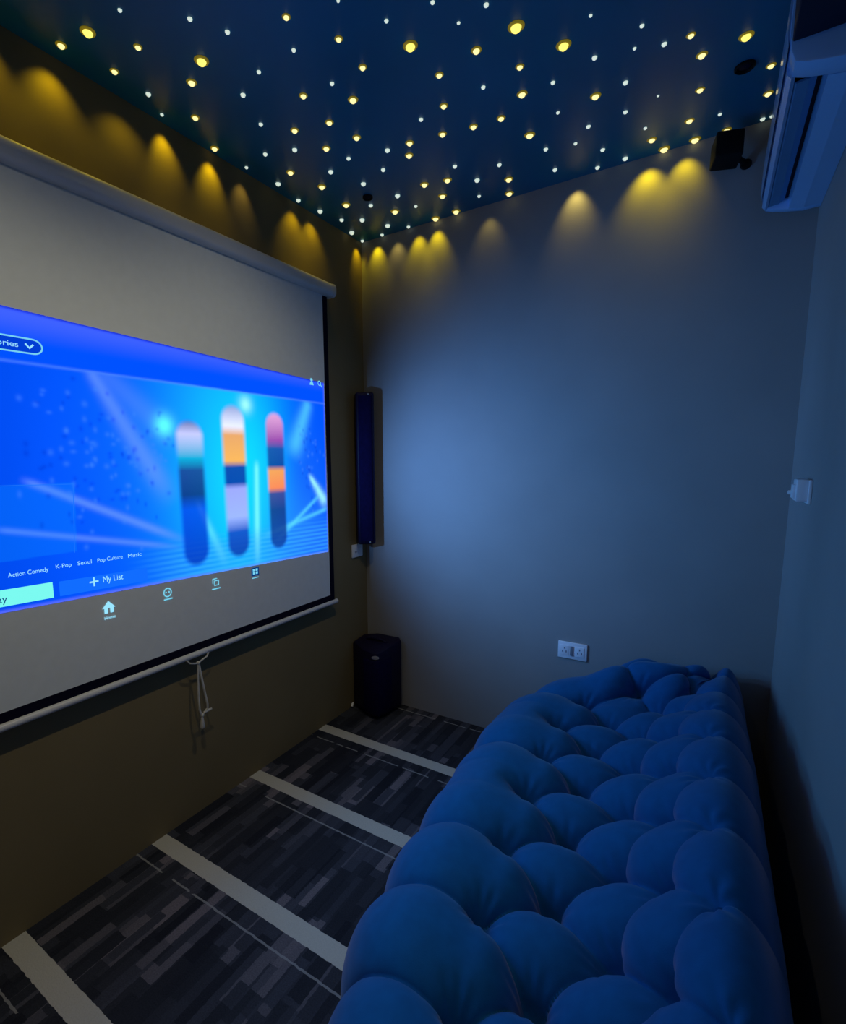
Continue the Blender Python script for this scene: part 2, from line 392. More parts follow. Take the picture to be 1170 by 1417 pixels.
# ------------------------------------------------------------------ sofa
def catmull(P, n):
    P = np.array(P, float); P = np.vstack([2*P[0]-P[1], P, 2*P[-1]-P[-2]]); out = []
    for i in range(1, len(P)-2):
        t = np.linspace(0, 1, 30, endpoint=False)[:, None]
        a, b, c, d = P[i-1], P[i], P[i+1], P[i+2]
        out.append(.5*((2*b)+(-a+c)*t+(2*a-5*b+4*c-d)*t**2+(-a+3*b-3*c+d)*t**3))
    Q = np.vstack(out+[P[-2][None]])
    s = np.r_[0, np.cumsum(np.hypot(*np.diff(Q, axis=0).T))]
    u = np.linspace(0, s[-1], n)
    return np.c_[np.interp(u, s, Q[:, 0]), np.interp(u, s, Q[:, 1])], u

def sstep(a, b, x):
    t = np.clip((x-a)/(b-a), 0, 1); return t*t*(3-2*t)

PITCH = .219; YA = .913; ROW = .122
def sofa():
    prof = [(1.11, .012), (1.045, .06), (1.005, .15), (.995, .25), (1.01, .33), (1.05, .395), (1.12, .435), (1.19, .44),
            (1.26, .425), (1.36, .415), (1.45, .435), (1.52, .485), (1.575, .55), (1.62, .61), (1.665, .64), (1.71, .625),
            (1.75, .56), (1.775, .45), (1.79, .25), (1.785, .012)]
    NU, NV = 420, 560
    Pf, u = catmull(prof, NU)
    # arc position of the first button row
    iA = int(np.argmin(np.hypot(Pf[:, 0]-1.243, Pf[:, 1]-.425)))
    r = (u-u[iA])/ROW
    th = np.linspace(0, math.pi/2, 40)
    y_main = np.linspace(.27, 2.28, NV-80)
    Y = np.r_[.27-.10*np.sin(th[::-1]), y_main, 2.28+.08*np.sin(th)]
    K = np.r_[np.cos(th[::-1]), np.ones(NV-80), np.cos(th)]
    NV = len(Y)
    X0, Z0 = np.meshgrid(Pf[:, 0], np.ones(NV))[0], np.meshgrid(Pf[:, 1], np.ones(NV))[0]
    YY = np.repeat(Y[:, None], NU, 1); KK = np.repeat(K[:, None], NU, 1); R = np.repeat(r[None], NV, 0)
    wl = 1-sstep(1.42, 1.78, X0)
    sh = -.115*(YY-.9) + .6*np.clip(YY-1.7, 0, 1)**2 + .065*np.clip(YY-1.15, 0, 2) + .9*np.clip(.85-YY, 0, 1)**2 + .028
    X = X0 + sh*wl
    top = sstep(.30, .42, Z0)
    Z = Z0.copy()
    seat = np.exp(-((X0-1.36)/.17)**4)
    Z += .125*sstep(2.0, 2.22, YY)*seat*top + .05*(1-sstep(.3, .5, YY))*seat*top
    crest = sstep(1.46, 1.64, X0)*sstep(.1, .5, Z0)
    Z += crest*(-.075*sstep(1.5, 2.25, YY) + .03*(1-sstep(.9, 1.5, YY)))
    cx_, cz_ = 1.45, .2
    kk = KK**.45
    X = cx_+(X-cx_)*kk; Z = np.maximum(.012, cz_+(Z-cz_)*kk)
    Pp = np.stack([X, YY, Z], -1)
    du = np.gradient(Pp, axis=1); dv = np.gradient(Pp, axis=0)
    Nn = np.cross(du, dv); Nn /= np.maximum(1e-9, np.linalg.norm(Nn, axis=-1, keepdims=True))
    q = (YY-YA)/PITCH
    NR = 4
    rr = np.clip(R, 0, NR)
    a = rr/2+q; b_ = rr/2-q
    dia = np.sqrt(np.abs(np.sin(np.pi*a)*np.sin(np.pi*b_))+1e-6)
    front = np.abs(np.sin(np.pi*q)); back = np.abs(np.sin(np.pi*q))
    h = np.where(R < 0, front, np.where(R > NR, back, dia))
    # some front pads run together: their short seams die out below the button line
    for kk_ in (2, 4):
        m_ = np.exp(-((q-kk_)/.5)**4)*sstep(.15, .9, -R)
        h = h*(1-m_)+np.maximum(h, .80)*m_
    h = np.power(np.clip(h, 0, 1), .5)
    # each diamond swells into a round cushion
    al = 2*(a-np.floor(a))-1; be = 2*(b_-np.floor(b_))-1
    dome = np.sqrt(np.clip(1-(al**2+be**2)/1.45, 0, 1))
    wd = .55*sstep(-.05, .35, R)*(1-sstep(NR-.3, NR+.05, R))
    h = h*(1-wd)+dome*wd
    # the pad bulges more in the middle of each diamond
    amp = .046+.030*sstep(-.5, .35, R)-.054*sstep(NR-1.6, NR+.2, R)
    fade = sstep(0, .10, Z)*np.where(X0 > 1.7, 1-sstep(1.70, 1.78, X0), 1)
    disp = amp*(h-.55)
    # soft drop near the button line on the front pads
    disp += np.where(R < 0, .012*sstep(0, 1.4, -R), 0)
    # buttons pull the cloth in
    btn = []
    for k in range(NR+1):
        for j in range(-4, 8):
            yb = YA + (j + (.5 if k % 2 else 0))*PITCH
            if not (.33 < yb < (2.0 if k >= 3 else 2.16)): continue
            d2 = ((R-k)*ROW)**2 + (YY-yb)**2
            disp -= (.020*np.exp(-d2/(2*.016**2))+.014*np.exp(-d2/(2*.034**2)))*(.5 if k == NR else 1)
            # small radiating folds beside the button
            btn.append((k, yb))
    rng = np.random.default_rng(4)
    fold = np.zeros_like(disp)
    for k, yb in btn:
        dx = (R-k)*ROW; dy = YY-yb; rad = np.hypot(dx, dy); ang = np.arctan2(dy, dx)
        fold += .0022*np.sin(ang*rng.integers(7, 11)+rng.uniform(0, 6))*np.exp(-((rad-.035)/.022)**2)
    disp += fold
    disp *= fade*np.clip(KK*1.2, 0, 1)*(1-.55*sstep(2.18, 2.28, YY))
    V = Pp + Nn*disp[..., None]
    V[..., 2] = np.maximum(V[..., 2], .01)
    V[..., 0] = np.minimum(V[..., 0], 1.815); V[..., 1] = np.clip(V[..., 1], .1, D-.006)
    idx = np.arange(NV*NU).reshape(NV, NU)
    F = np.stack([idx[:-1, :-1], idx[:-1, 1:], idx[1:, 1:], idx[1:, :-1]], -1).reshape(-1, 4)
    me = bpy.data.meshes.new('upholstery')
    me.from_pydata(V.reshape(-1, 3).tolist(), [], F.tolist())
    me.update()
    root = empty('tufted_sofa', (1.42, 1.3, 0), 'deep blue button-tufted sofa with rounded ends along the right wall', 'sofa')
    mb = mat('blue_velvet', (.001, .115, .32), .75, spec=.15, sheen=.25)
    noisy(mb, 40, .08, .25, 700)
    link('upholstery', me, mb, root, smooth=True)
    # covered buttons
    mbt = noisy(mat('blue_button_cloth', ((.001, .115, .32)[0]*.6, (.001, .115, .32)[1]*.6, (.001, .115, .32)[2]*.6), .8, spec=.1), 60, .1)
    bm = bmesh.new(); bmesh.ops.create_uvsphere(bm, u_segments=12, v_segments=8, radius=.0105)
    bmesh.ops.scale(bm, vec=(1, 1, .45), verts=bm.verts)
    bme = bpy.data.meshes.new('button'); bm.to_mesh(bme); bm.free(); bme.shade_smooth(); bme.materials.append(mbt)
    for k, yb in btn:
        iu = int(np.argmin(np.abs(r-k))); iv = int(np.argmin(np.abs(Y-yb)))
        if K[iv] < .99: continue
        p_ = V[iv, iu]; n_ = Nn[iv, iu]
        o = bpy.data.objects.new('button', bme); COL.objects.link(o)
        o.location = p_ + n_*.001; o.rotation_euler = Vector(n_).to_track_quat('Z', 'Y').to_euler()
        o.parent = root; o.matrix_parent_inverse = Matrix.Translation(-Vector(root.location))
    # plinth under the cushion
    bm = bmesh.new(); add_box(bm, (1.20, .42, 0), (1.76, 2.2, .04), .006)
    finish('plinth', bm, M['speaker_black'], root)
sofa()

# ------------------------------------------------------------------ projection screen
SY0, SY1 = .22, 1.986
scr = empty('projection_screen', (.03, 1.1, .66), 'white pull-down projector screen on the left wall showing a bright blue picture', 'projector screen')
bm = bmesh.new()
pts = []
for k in range(28):                                   # rounded case section
    a = 2*math.pi*k/28; c, s = math.cos(a), math.sin(a)
    pts.append((.036+.032*math.copysign(abs(c)**.6, c), 2.171+.030*math.copysign(abs(s)**.6, s)))
add_prism(bm, pts, .17, 2.036, 1)
finish('case', bm, M['white_metal'], scr, smooth=True)
for ya, yb in ((2.036, 2.056), (.15, .17)):
    bm = bmesh.new(); add_prism(bm, [(.036+(x-.036)*1.05, 2.171+(z-2.171)*1.05) for x, z in pts], ya, yb, 1, .006)
    finish('end_cap', bm, M['white_metal'], scr, smooth=True)
part_box('fabric', (.034, SY0, .700), (.036, SY1, 2.15), M['fabric'], scr)
part_box('side_border', (.0338, SY1, .668), (.0362, SY1+.034, 2.14), M['black'], scr, label='black edge strip')
part_box('side_border', (.0338, SY0-.034, .668), (.0362, SY0, 2.14), M['black'], scr, label='black edge strip')
part_box('bottom_border', (.0338, SY0, .664), (.0362, SY1, .700), M['black'], scr, label='black edge strip')
bm = bmesh.new(); add_tube(bm, [(.036, SY0-.05, .659), (.036, 2.038, .659)], .0115, 16)
finish('bottom_bar', bm, M['white_metal'], scr, smooth=True)
# pull cord under the bar
bm = bmesh.new()
add_tube(bm, [(.045, 1.118, .652), (.047, 1.128, .638), (.048, 1.15, .630), (.048, 1.165, .627)], .0032, 8)
add_tube(bm, [(.045, 1.216, .652), (.047, 1.208, .640), (.048, 1.185, .634), (.048, 1.165, .627)], .0032, 8)
add_tube(bm, [(.048, 1.165, .629), (.048, 1.160, .58), (.048, 1.157, .50), (.048, 1.157, .445), (.048, 1.163, .422), (.048, 1.168, .417)], .0042, 8)
add_tube(bm, [(.048, 1.167, .629), (.050, 1.172, .58), (.052, 1.182, .51), (.051, 1.192, .455), (.050, 1.192, .436), (.048, 1.18, .425), (.048, 1.168, .417)], .0042, 8)
add_tube(bm, [(.048, 1.175, .424), (.050, 1.195, .427), (.050, 1.211, .426)], [.005, .005, .004], 8)
bmesh.ops.create_icosphere(bm, subdivisions=2, radius=.0075, matrix=Matrix.Translation((.048, 1.165, .628)))
bmesh.ops.create_icosphere(bm, subdivisions=2, radius=.0075, matrix=Matrix.Translation((.048, 1.168, .417)))
o = finish('pull_cord', bm, M['cord'], scr, smooth=True); o['label'] = 'cream looped pull cord'
bm = bmesh.new(); add_tube(bm, [(.048, 1.167, .414), (.048, 1.166, .395), (.048, 1.165, .372), (.048, 1.164, .366)], [.004, .007, .010, .007], 10)
tas = finish('tassel', bm, M['cord'], scr, smooth=True)

# the picture on the screen
PY0, PY1 = .30, 1.979
def top_z(y): return 1.7415+(1.982-y)*.0328
def bot_z(y): return .926+(1.95-y)*.0355
def picture():
    ny, nz = 440, 220
    y = np.linspace(PY0, PY1, ny); t = np.linspace(0, 1, nz)
    Y = np.repeat(y[None], nz, 0); Tt = np.repeat(t[:, None], ny, 1)
    Z = bot_z(Y)+(top_z(Y)-bot_z(Y))*Tt
    def g(yc, zc, sy, sz): return np.exp(-((Y-yc)/sy)**2-((Z-zc)/sz)**2)
    def srgb(r, g_, b): return (np.array([r, g_, b])/255)**2.2
    C = np.zeros((nz, ny, 3)); C[:] = srgb(6, 78, 232)
    def mixc(w, c): 
        nonlocal C
        w = np.clip(w, 0, 1)[..., None]; C = C*(1-w)+c*w
    mixc(.75*(1-sstep(.45, .95, Y))*(1), srgb(0, 62, 205))
    mixc(.55*g(1.0, 1.35, .3, .35), srgb(20, 92, 255))
    mixc(.85*g(1.28, 1.35, .24, .55), srgb(25, 150, 245))
    mixc(.95*g(1.46, 1.28, .23, .5), srgb(20, 205, 240))
    mixc(.5*g(1.75, 1.1, .22, .22), srgb(45, 130, 245))
    mixc(.5*g(1.82, 1.35, .12, .2), srgb(25, 85, 225))
    def beam(y0, z0, y1, z1, w0, w1, c, s=.6):
        d = np.array([y1-y0, z1-z0]); Ln = np.hypot(*d); d /= Ln
        a = (Y-y0)*d[0]+(Z-z0)*d[1]; b = -(Y-y0)*d[1]+(Z-z0)*d[0]
        w = w0+(w1-w0)*np.clip(a/Ln, 0, 1)
        mixc(s*np.exp(-(b/w)**2)*sstep(-.03, .02, a)*(1-sstep(Ln*.75, Ln*1.12, a)), c)
    vi = srgb(95, 140, 255); cy = srgb(90, 215, 250)
    beam(.86, 1.65, 1.10, 1.26, .018, .04, vi, .55); beam(.90, 1.65, 1.14, 1.45, .03, .05, vi, .25)
    beam(.66, 1.325, 1.14, 1.10, .010, .014, vi, .6); beam(.58, 1.20, 1.12, 1.075, .008, .010, vi, .5)
    beam(1.905, 1.20, 1.62, 1.03, .010, .012, cy, .5); beam(1.97, 1.14, 1.55, 1.06, .010, .012, cy, .5)
    beam(1.86, 1.64, 1.74, 1.40, .03, .05, cy, .5); beam(1.86, 1.30, 1.975, 1.16, .012, .03, srgb(150, 235, 250), .8)
    beam(1.52, 1.36, 1.50, .95, .012, .016, srgb(120, 240, 245), .7); beam(1.22, 1.22, 1.33, .98, .012, .02, cy, .6)
    mixc(.9*g(1.10, 1.50, .035, .035), srgb(90, 245, 250)); mixc(.8*g(1.475, 1.60, .03, .03), srgb(160, 245, 250))
    inq = sstep(0, .002, .773-Y+(Z-1.11)*.06)*(1-sstep(0, .003, Z-1.317))*sstep(0, .003, Z-1.112)
    mixc(.22*inq, srgb(20, 130, 240))
    # floor of the stage: lighter ripples
    fl = 1-sstep(1.03, 1.12, Z)
    mixc(.35*fl*sstep(.95, 1.2, Y), srgb(40, 110, 250)); mixc(.30*fl*(.5+.5*np.sin(Z*330+8*Y))*sstep(.9, 1.2, Y), srgb(70, 190, 250))
    # dim crowd speckle
    rng = np.random.default_rng(2)
    for cyy, czz, n, sy, sz in ((.80, 1.50, 40, .10, .12), (.90, 1.36, 60, .10, .10), (1.02, 1.42, 30, .05, .08), (1.85, 1.42, 50, .04, .12), (.75, 1.36, 20, .06, .08)):
        for _ in range(n):
            a, b = rng.normal(cyy, sy), rng.normal(czz, sz)
            if b > 1.62: continue
            c = srgb(60, 125, 250) if rng.random() < .55 else srgb(0, 45, 185)
            mixc(.35*g(a, b, .005+.004*rng.random(), .005+.005*rng.random()), c)
    # plain upright colour bands with rounded ends on the right half of the picture
    def bar(yc, z0, z1, w, stops, lean=0.0):
        zz = (Z-z0)/(z1-z0); y_ = yc+lean*(zz-.5)
        dz = np.clip(np.maximum(z0+w-Z, Z-(z1-w)), 0, None)
        dd = np.hypot(Y-y_, dz)
        m_ = .9*(1-sstep(w*.62, w*1.05, dd))
        cols = np.stack([np.interp(zz, [s[0] for s in stops], [srgb(*s[1])[i] for s in stops]) for i in range(3)], -1)
        nonlocal C
        C = C*(1-m_[..., None])+cols*m_[..., None]
    bar(1.200, .985, 1.53, .066, [(0, (10, 50, 170)), (.40, (12, 70, 215)), (.50, (20, 40, 110)), (.66, (30, 60, 130)), (.74, (20, 160, 200)), (.9, (190, 190, 235)), (1, (40, 50, 120))])
    bar(1.405, .985, 1.60, .066, [(0, (15, 45, 150)), (.18, (25, 60, 180)), (.28, (150, 165, 240)), (.46, (150, 150, 235)), (.50, (15, 30, 150)), (.60, (20, 35, 150)), (.64, (240, 165, 30)), (.80, (225, 150, 60)), (.86, (225, 225, 245)), (1, (120, 130, 190))])
    bar(1.635, .985, 1.585, .060, [(0, (20, 60, 150)), (.30, (25, 50, 120)), (.42, (60, 60, 130)), (.46, (240, 125, 20)), (.58, (235, 150, 30)), (.62, (20, 60, 140)), (.74, (30, 70, 150)), (.80, (150, 60, 150)), (1, (225, 160, 205))])
    # plain header band above
    hz = 1.6455+(1.982-Y)*.0005
    hd = sstep(0, .004, Z-hz)
    w = hd[..., None]
    head = srgb(2, 75, 232)+(srgb(70, 95, 255)-srgb(2, 75, 232))*(sstep(1.69, 1.78, Z)*.7)[..., None]
    C = C*(1-w)+head*w
    mixc(.6*np.exp(-((Z-hz)/.004)**2), srgb(70, 120, 255))
    edge = np.minimum(np.minimum(Tt, 1-Tt)*.8, (PY1-Y))
    mixc(.8*(1-sstep(0, .010, (1-Tt)*.8)), srgb(0, 30, 170)); mixc(.5*(1-sstep(0, .012, PY1-Y)), srgb(90, 110, 255))
    mixc(.5*(1-sstep(.0, .012, Tt*.8)), srgb(110, 120, 255))
    me = bpy.data.meshes.new('picture')
    V = np.stack([np.full_like(Y, .0368), Y, Z], -1).reshape(-1, 3)
    idx = np.arange(nz*ny).reshape(nz, ny)
    F = np.stack([idx[:-1, :-1], idx[:-1, 1:], idx[1:, 1:], idx[1:, :-1]], -1).reshape(-1, 4)
    me.from_pydata(V.tolist(), [], F.tolist())
    at = me.color_attributes.new('picture', 'FLOAT_COLOR', 'POINT')
    buf = np.ones((nz*ny, 4), np.float32); buf[:, :3] = C.reshape(-1, 3)
    at.data.foreach_set('color', buf.ravel())
    m = mat('projected_picture', (.0, .0, .0), .9, spec=0)
    nt = m.node_tree; n = nt.nodes.new('ShaderNodeAttribute'); n.attribute_name = 'picture'
    b = nt.nodes['Principled BSDF']
    nt.links.new(n.outputs['Color'], b.inputs['Emission Color']); b.inputs['Emission Strength'].default_value = 1.25
    return link('picture', me, m, scr)
pic = picture()
def glow(name, c, s=1.0): return mat(name, (0, 0, 0), .9, emis=tuple((v/255)**2.2 for v in c), estr=s, spec=0)
G_white = glow('picture_white', (150, 225, 255), 1.05); G_mint = glow('picture_mint', (120, 245, 235), 1.05)
G_navy = glow('picture_navy', (10, 60, 130)); G_panel = glow('picture_panel', (22, 98, 238), 1.25)
G_line = glow('picture_line', (35, 115, 250)); G_pale = glow('picture_pale', (120, 210, 240)); G_pill = glow('picture_pill', (0, 58, 190), 1.25)
XS = .0376
def quad(bm, pts, x=XS): bm.faces.new([bm.verts.new((x, a, b)) for a, b in pts])
def flat(name, polys, m, x=XS, parent=None):
    bm = bmesh.new()
    for p in polys: quad(bm, p, x)
    me = bpy.data.meshes.new(name); bm.to_mesh(me); bm.free()
    return link(name, me, m, parent or pic)
def rect(y0, y1, z0, z1, k=-.035): return [(y0, z0), (y1, z0+k*(y1-y0)), (y1, z1+k*(y1-y0)), (y0, z1)]
def text(name, s, y, z, h, m, x=XS+.0006, bold=.0, width=None, k=-.035):
    cu = bpy.data.curves.new(name, 'FONT'); cu.body = s; cu.size = h/.72; cu.offset = 0; cu.resolution_u = 4
    ob = bpy.data.objects.new(name, cu); COL.objects.link(ob)
    bpy.context.view_layer.update()
    me = bpy.data.meshes.new_from_object(ob.evaluated_get(bpy.context.evaluated_depsgraph_get()))
    bpy.data.objects.remove(ob); me.name = name
    v = np.empty(len(me.vertices)*3, np.float32); me.vertices.foreach_get('co', v); v = v.reshape(-1, 3)
    sx = 1 if width is None else width/max(1e-6, v[:, 0].max()-v[:, 0].min())
    yy = (v[:, 0]-v[:, 0].min())*sx
    me.vertices.foreach_set('co', np.stack([np.full(len(v), x), y+yy, z+v[:, 1]+k*yy], -1).astype(np.float32).ravel())
    me.materials.clear()
    return link(name, me, m, pic)
def ring(yc, zc, ry, rz, t, n=20, a0=0, a1=2*math.pi):
    out = []
    for i in range(n):
        a, b = a0+(a1-a0)*i/n, a0+(a1-a0)*(i+1)/n
        out.append([(yc+ry*math.cos(a), zc+rz*math.sin(a)), (yc+(ry+t)*math.cos(a), zc+(rz+t)*math.sin(a)),
                    (yc+(ry+t)*math.cos(b), zc+(rz+t)*math.sin(b)), (yc+ry*math.cos(b), zc+rz*math.sin(b))])
    return out
def disc(yc, zc, r, n=20): return [[(yc+r*math.cos(2*math.pi*i/n), zc+r*math.sin(2*math.pi*i/n)) for i in range(n)]]
flat('card_edge', [[(.34, 1.321), (.780, 1.313), (.780, 1.3148), (.34, 1.3228)], [(.764, 1.11), (.766, 1.11), (.781, 1.315), (.779, 1.315)]], G_line, .0373)
flat('play_button', [rect(.44, .695, .996, 1.042, -.03)], G_mint, .0374)
text('play_caption', 'Play', .535, 1.005, .020, G_navy, bold=.0008)
flat('list_button', [rect(.712, .994, .988, 1.032)], G_panel, .0374)
flat('plus_sign', [rect(.800, .828, 1.0085, 1.0135, 0), rect(.8115, .8165, .997, 1.025, 0)], G_white)
text('list_caption', 'My List', .842, 1.003, .020, G_white, bold=.0008, width=.066)
for s, a, b, z in (('Action Comedy', .585, .688, 1.0695), ('K-Pop', .708, .752, 1.0715), ('Seoul', .770, .812, 1.0705), ('Pop Culture', .830, .912, 1.0695), ('Music', .931, .978, 1.0675)):
    text('genre_caption', s, a, z, .0125, G_white, bold=.0005, width=b-a, k=-.01)
pill = ring(.708, 1.692, .022, .017, .0042, 14, -math.pi/2, math.pi/2)
pill += [[(.42, 1.7095), (.708, 1.7090), (.708, 1.7132), (.42, 1.7137)], [(.42, 1.6705), (.708, 1.6708), (.708, 1.6750), (.42, 1.6747)]]
flat('category_button', [[(.42, 1.673), (.708, 1.673)]+[(.708+.024*math.cos(a), 1.692+.019*math.sin(a)) for a in [math.pi*(-.5+i/10) for i in range(11)]]+[(.42, 1.711)]], G_pill, .0373)
flat('category_outline', pill, G_pale, .0376)
text('category_caption', 'Categories', .560, 1.685, .015, G_white, bold=.0006, width=.112, k=0)
flat('category_arrow', [[(.688, 1.696), (.692, 1.699), (.700, 1.690), (.700, 1.684)], [(.712, 1.696), (.708, 1.699), (.700, 1.690), (.700, 1.684)]], G_white)
# symbols of the menu bar under the picture
flat('home_symbol', [[(.832, .918), (.874, .917), (.853, .940)], [(.838, .901), (.849, .901), (.849, .919), (.838, .919)], [(.857, .901), (.868, .901), (.868, .919), (.857, .919)]], G_white)
text('home_caption', 'Home', .836, .882, .010, G_white, bold=.0006, width=.036, k=0)
flat('face_symbol', ring(1.066, .920, .013, .013, .0035)+disc(1.060, .921, .003, 8)+disc(1.072, .921, .003, 8), G_pale)
flat('bar_mark', [rect(1.050, 1.084, .894, .898, 0)], G_pale)
flat('copy_symbol', [rect(1.262, 1.284, .926, .929, 0), rect(1.262, 1.265, .908, .929, 0), rect(1.270, 1.292, .918, .921, 0), rect(1.270, 1.273, .900, .921, 0), rect(1.289, 1.292, .900, .921, 0), rect(1.270, 1.292, .900, .903, 0)], G_pale)
flat('bar_mark', [rect(1.258, 1.298, .886, .890, 0)], G_pale)
flat('grid_symbol', [rect(1.470+i*.016, 1.482+i*.016, .906+j*.013, .916+j*.013, 0) for i in range(2) for j in range(2)], G_pale)
flat('grid_backing', [rect(1.463, 1.505, .900, .934, 0)], G_navy, .0371)
flat('bar_mark', [rect(1.466, 1.502, .889, .892, 0)], G_pale)
flat('profile_symbol', disc(1.888, 1.745, .008, 12)+[[(1.873, 1.722), (1.903, 1.722), (1.897, 1.735), (1.879, 1.735)]], G_pale, .0376)
flat('search_symbol', ring(1.945, 1.736, .008, .008, .004, 14)+[[(1.952, 1.728), (1.962, 1.718), (1.965, 1.721), (1.955, 1.731)]], G_pale, .0376)

# ------------------------------------------------------------------ speakers
sp = empty('tall_speaker', (.06, 2.31, .92), 'tall slim dark blue speaker bar standing upright in the left corner on the wall', 'speaker')
rotc = Matrix.Rotation(math.radians(42), 3, 'Z')
bm = bmesh.new(); add_box(bm, (.02, 2.268, .925), (.115, 2.338, 1.725), .012, 3, rotc, Vector((.058, 2.311, 0)))
finish('cabinet', bm, M['speaker'], sp, smooth=True)
bm = bmesh.new()
add_tube(bm, [(.0665-.0, 2.268, .945), (.0665, 2.268, 1.705)], .036, 20)
for v in bm.verts: v.co.y = 2.268+(v.co.y-2.268)*.35
bmesh.ops.rotate(bm, verts=bm.verts, cent=(.058, 2.311, 0), matrix=rotc)
finish('grille', bm, M['grille'], sp, smooth=True)
for z in (.938, 1.712):
    bm = bmesh.new(); add_box(bm, (.078, 2.255, z-.003), (.086, 2.262, z+.004), .001, 1, rotc, Vector((.058, 2.311, 0)))
    o = finish('screw', bm, M['silver'], sp); o['label'] = 'small silver screw'

sp.location = sp.location + Vector((-.010, -.028, 0))
sub = empty('floor_speaker', (.12, 2.24, 0), 'squat dark blue portable speaker standing on the carpet in the left corner', 'speaker')
pl = [(.006, 2.215), (.10, 2.160), (.185, 2.135), (.212, 2.143), (.228, 2.18), (.245, 2.335), (.22, 2.362), (.08, 2.362), (.010, 2.32)]
bm = bmesh.new()
vsx = add_prism(bm, pl, .015, .385, 2, .014)
for v in bm.verts:                                    # top leans up towards the back
    if v.co.z > .3: v.co.z += (v.co.y-2.14)*.13-.012
finish('cabinet', bm, M['speaker'], sub, smooth=True)
bm = bmesh.new(); add_prism(bm, [(.118, 2.149), (.187, 2.1285), (.2175, 2.1375), (.2335, 2.180), (.239, 2.24), (.2, 2.2), (.14, 2.2)], .035, .33, 2, .004)
finish('grille', bm, M['grille'], sub, smooth=True)
bm = bmesh.new(); add_lathe(bm, [(.0, 0), (.010, 0), (.012, .001), (.012, .004), (.0, .005)], (0, 0, 0), 'Z', 20)
bmesh.ops.scale(bm, vec=(1.7, .8, 1), verts=bm.verts)
bmesh.ops.rotate(bm, verts=bm.verts, cent=(0, 0, 0), matrix=Matrix.Rotation(math.radians(90), 3, 'X'))
bmesh.ops.rotate(bm, verts=bm.verts, cent=(0, 0, 0), matrix=Matrix.Rotation(math.radians(20), 3, 'Z'))
bmesh.ops.translate(bm, verts=bm.verts, vec=(.205, 2.136, .352))
o = finish('badge', bm, M['silver'], sub, smooth=True); o['label'] = 'oval silver badge'
bm = bmesh.new(); add_tube(bm, [(.06, 2.27, .378), (.06, 2.27, .402), (.09, 2.27, .412), (.16, 2.27, .412), (.19, 2.27, .402), (.19, 2.27, .378)], .008, 10)
for v in bm.verts: v.co.z -= .012
finish('handle', bm, M['speaker'], sub, smooth=True)
for x, y in ((.05, 2.21), (.19, 2.17), (.21, 2.32), (.06, 2.32)):
    bm = bmesh.new(); add_lathe(bm, [(.012, 0), (.014, .016)], (x, y, 0), 'Z', 14)
    finish('foot', bm, M['speaker_black'], sub)

# surround speaker under the ceiling
sr = empty('surround_speaker', (1.60, D, 2.43), 'small black surround speaker tilted on a bracket high on the back wall', 'speaker')
SRX, SRY, SRZ = (1.578, 2.29, 2.405)
bm = bmesh.new()
vs_ = add_box(bm, (-.041, -.036, -.046), (.041, .036, .046), .006, 3)
rm = Matrix.Rotation(math.radians((15, -14, 4)[0]), 3, 'Z') @ Matrix.Rotation(math.radians((15, -14, 4)[1]), 3, 'X') @ Matrix.Rotation(math.radians((15, -14, 4)[2]), 3, 'Y')
def place(bm):
    bmesh.ops.rotate(bm, verts=bm.verts, cent=(0, 0, 0), matrix=rm); bmesh.ops.translate(bm, verts=bm.verts, vec=(SRX, SRY, SRZ))
place(bm); finish('cabinet', bm, M['speaker_black'], sr, smooth=True)
bm = bmesh.new(); add_box(bm, (-.031, -.038, -.037), (.031, -.032, .037), .003, 2); place(bm)
finish('grille', bm, M['speaker_black'], sr, smooth=True)
bm = bmesh.new()
add_tube(bm, [(SRX+.02, SRY+.02, SRZ-.01), (SRX+.04, D-.03, SRZ-.02), (SRX+.055, D-.008, SRZ-.025)], .009, 10)
add_lathe(bm, [(.0, -.010), (.014, -.010), (.017, -.004), (.017, -.0005)], (SRX+.058, D, SRZ-.028), 'Y', 18)
finish('bracket', bm, M['speaker_black'], sr, smooth=True)

# ------------------------------------------------------------------ air conditioner
ACY0, ACY1 = 1.515, 2.325
ac = empty('air_conditioner', (W, 1.92, 2.32), 'white wall-mounted split air conditioner with open louver high on the right wall', 'air conditioner')
outer = [(W-.001, 2.168), (1.800, 2.166), (1.755, 2.174), (1.720, 2.182), (1.700, 2.190), (1.691, 2.215), (1.687, 2.25), (1.689, 2.33), (1.70, 2.42), (1.72, 2.45), (W-.001, 2.455)]
inner = [(W-.001, 2.168), (1.800, 2.166), (1.762, 2.173), (1.757, 2.215), (1.706, 2.225), (1.697, 2.212), (1.691, 2.218), (1.687, 2.25), (1.689, 2.33), (1.70, 2.42), (1.72, 2.45), (W-.001, 2.455)]
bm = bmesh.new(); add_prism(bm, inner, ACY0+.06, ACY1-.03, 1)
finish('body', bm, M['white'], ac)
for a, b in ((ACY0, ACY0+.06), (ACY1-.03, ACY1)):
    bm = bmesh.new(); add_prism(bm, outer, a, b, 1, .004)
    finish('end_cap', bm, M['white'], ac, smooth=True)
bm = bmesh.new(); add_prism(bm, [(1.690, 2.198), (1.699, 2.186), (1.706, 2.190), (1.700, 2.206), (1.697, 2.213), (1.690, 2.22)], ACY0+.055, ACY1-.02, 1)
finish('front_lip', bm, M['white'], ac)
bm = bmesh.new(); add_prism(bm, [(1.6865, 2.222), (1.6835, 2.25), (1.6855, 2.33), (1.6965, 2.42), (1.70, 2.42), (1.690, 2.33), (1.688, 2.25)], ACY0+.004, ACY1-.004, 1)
finish('front_panel', bm, M['white'], ac)
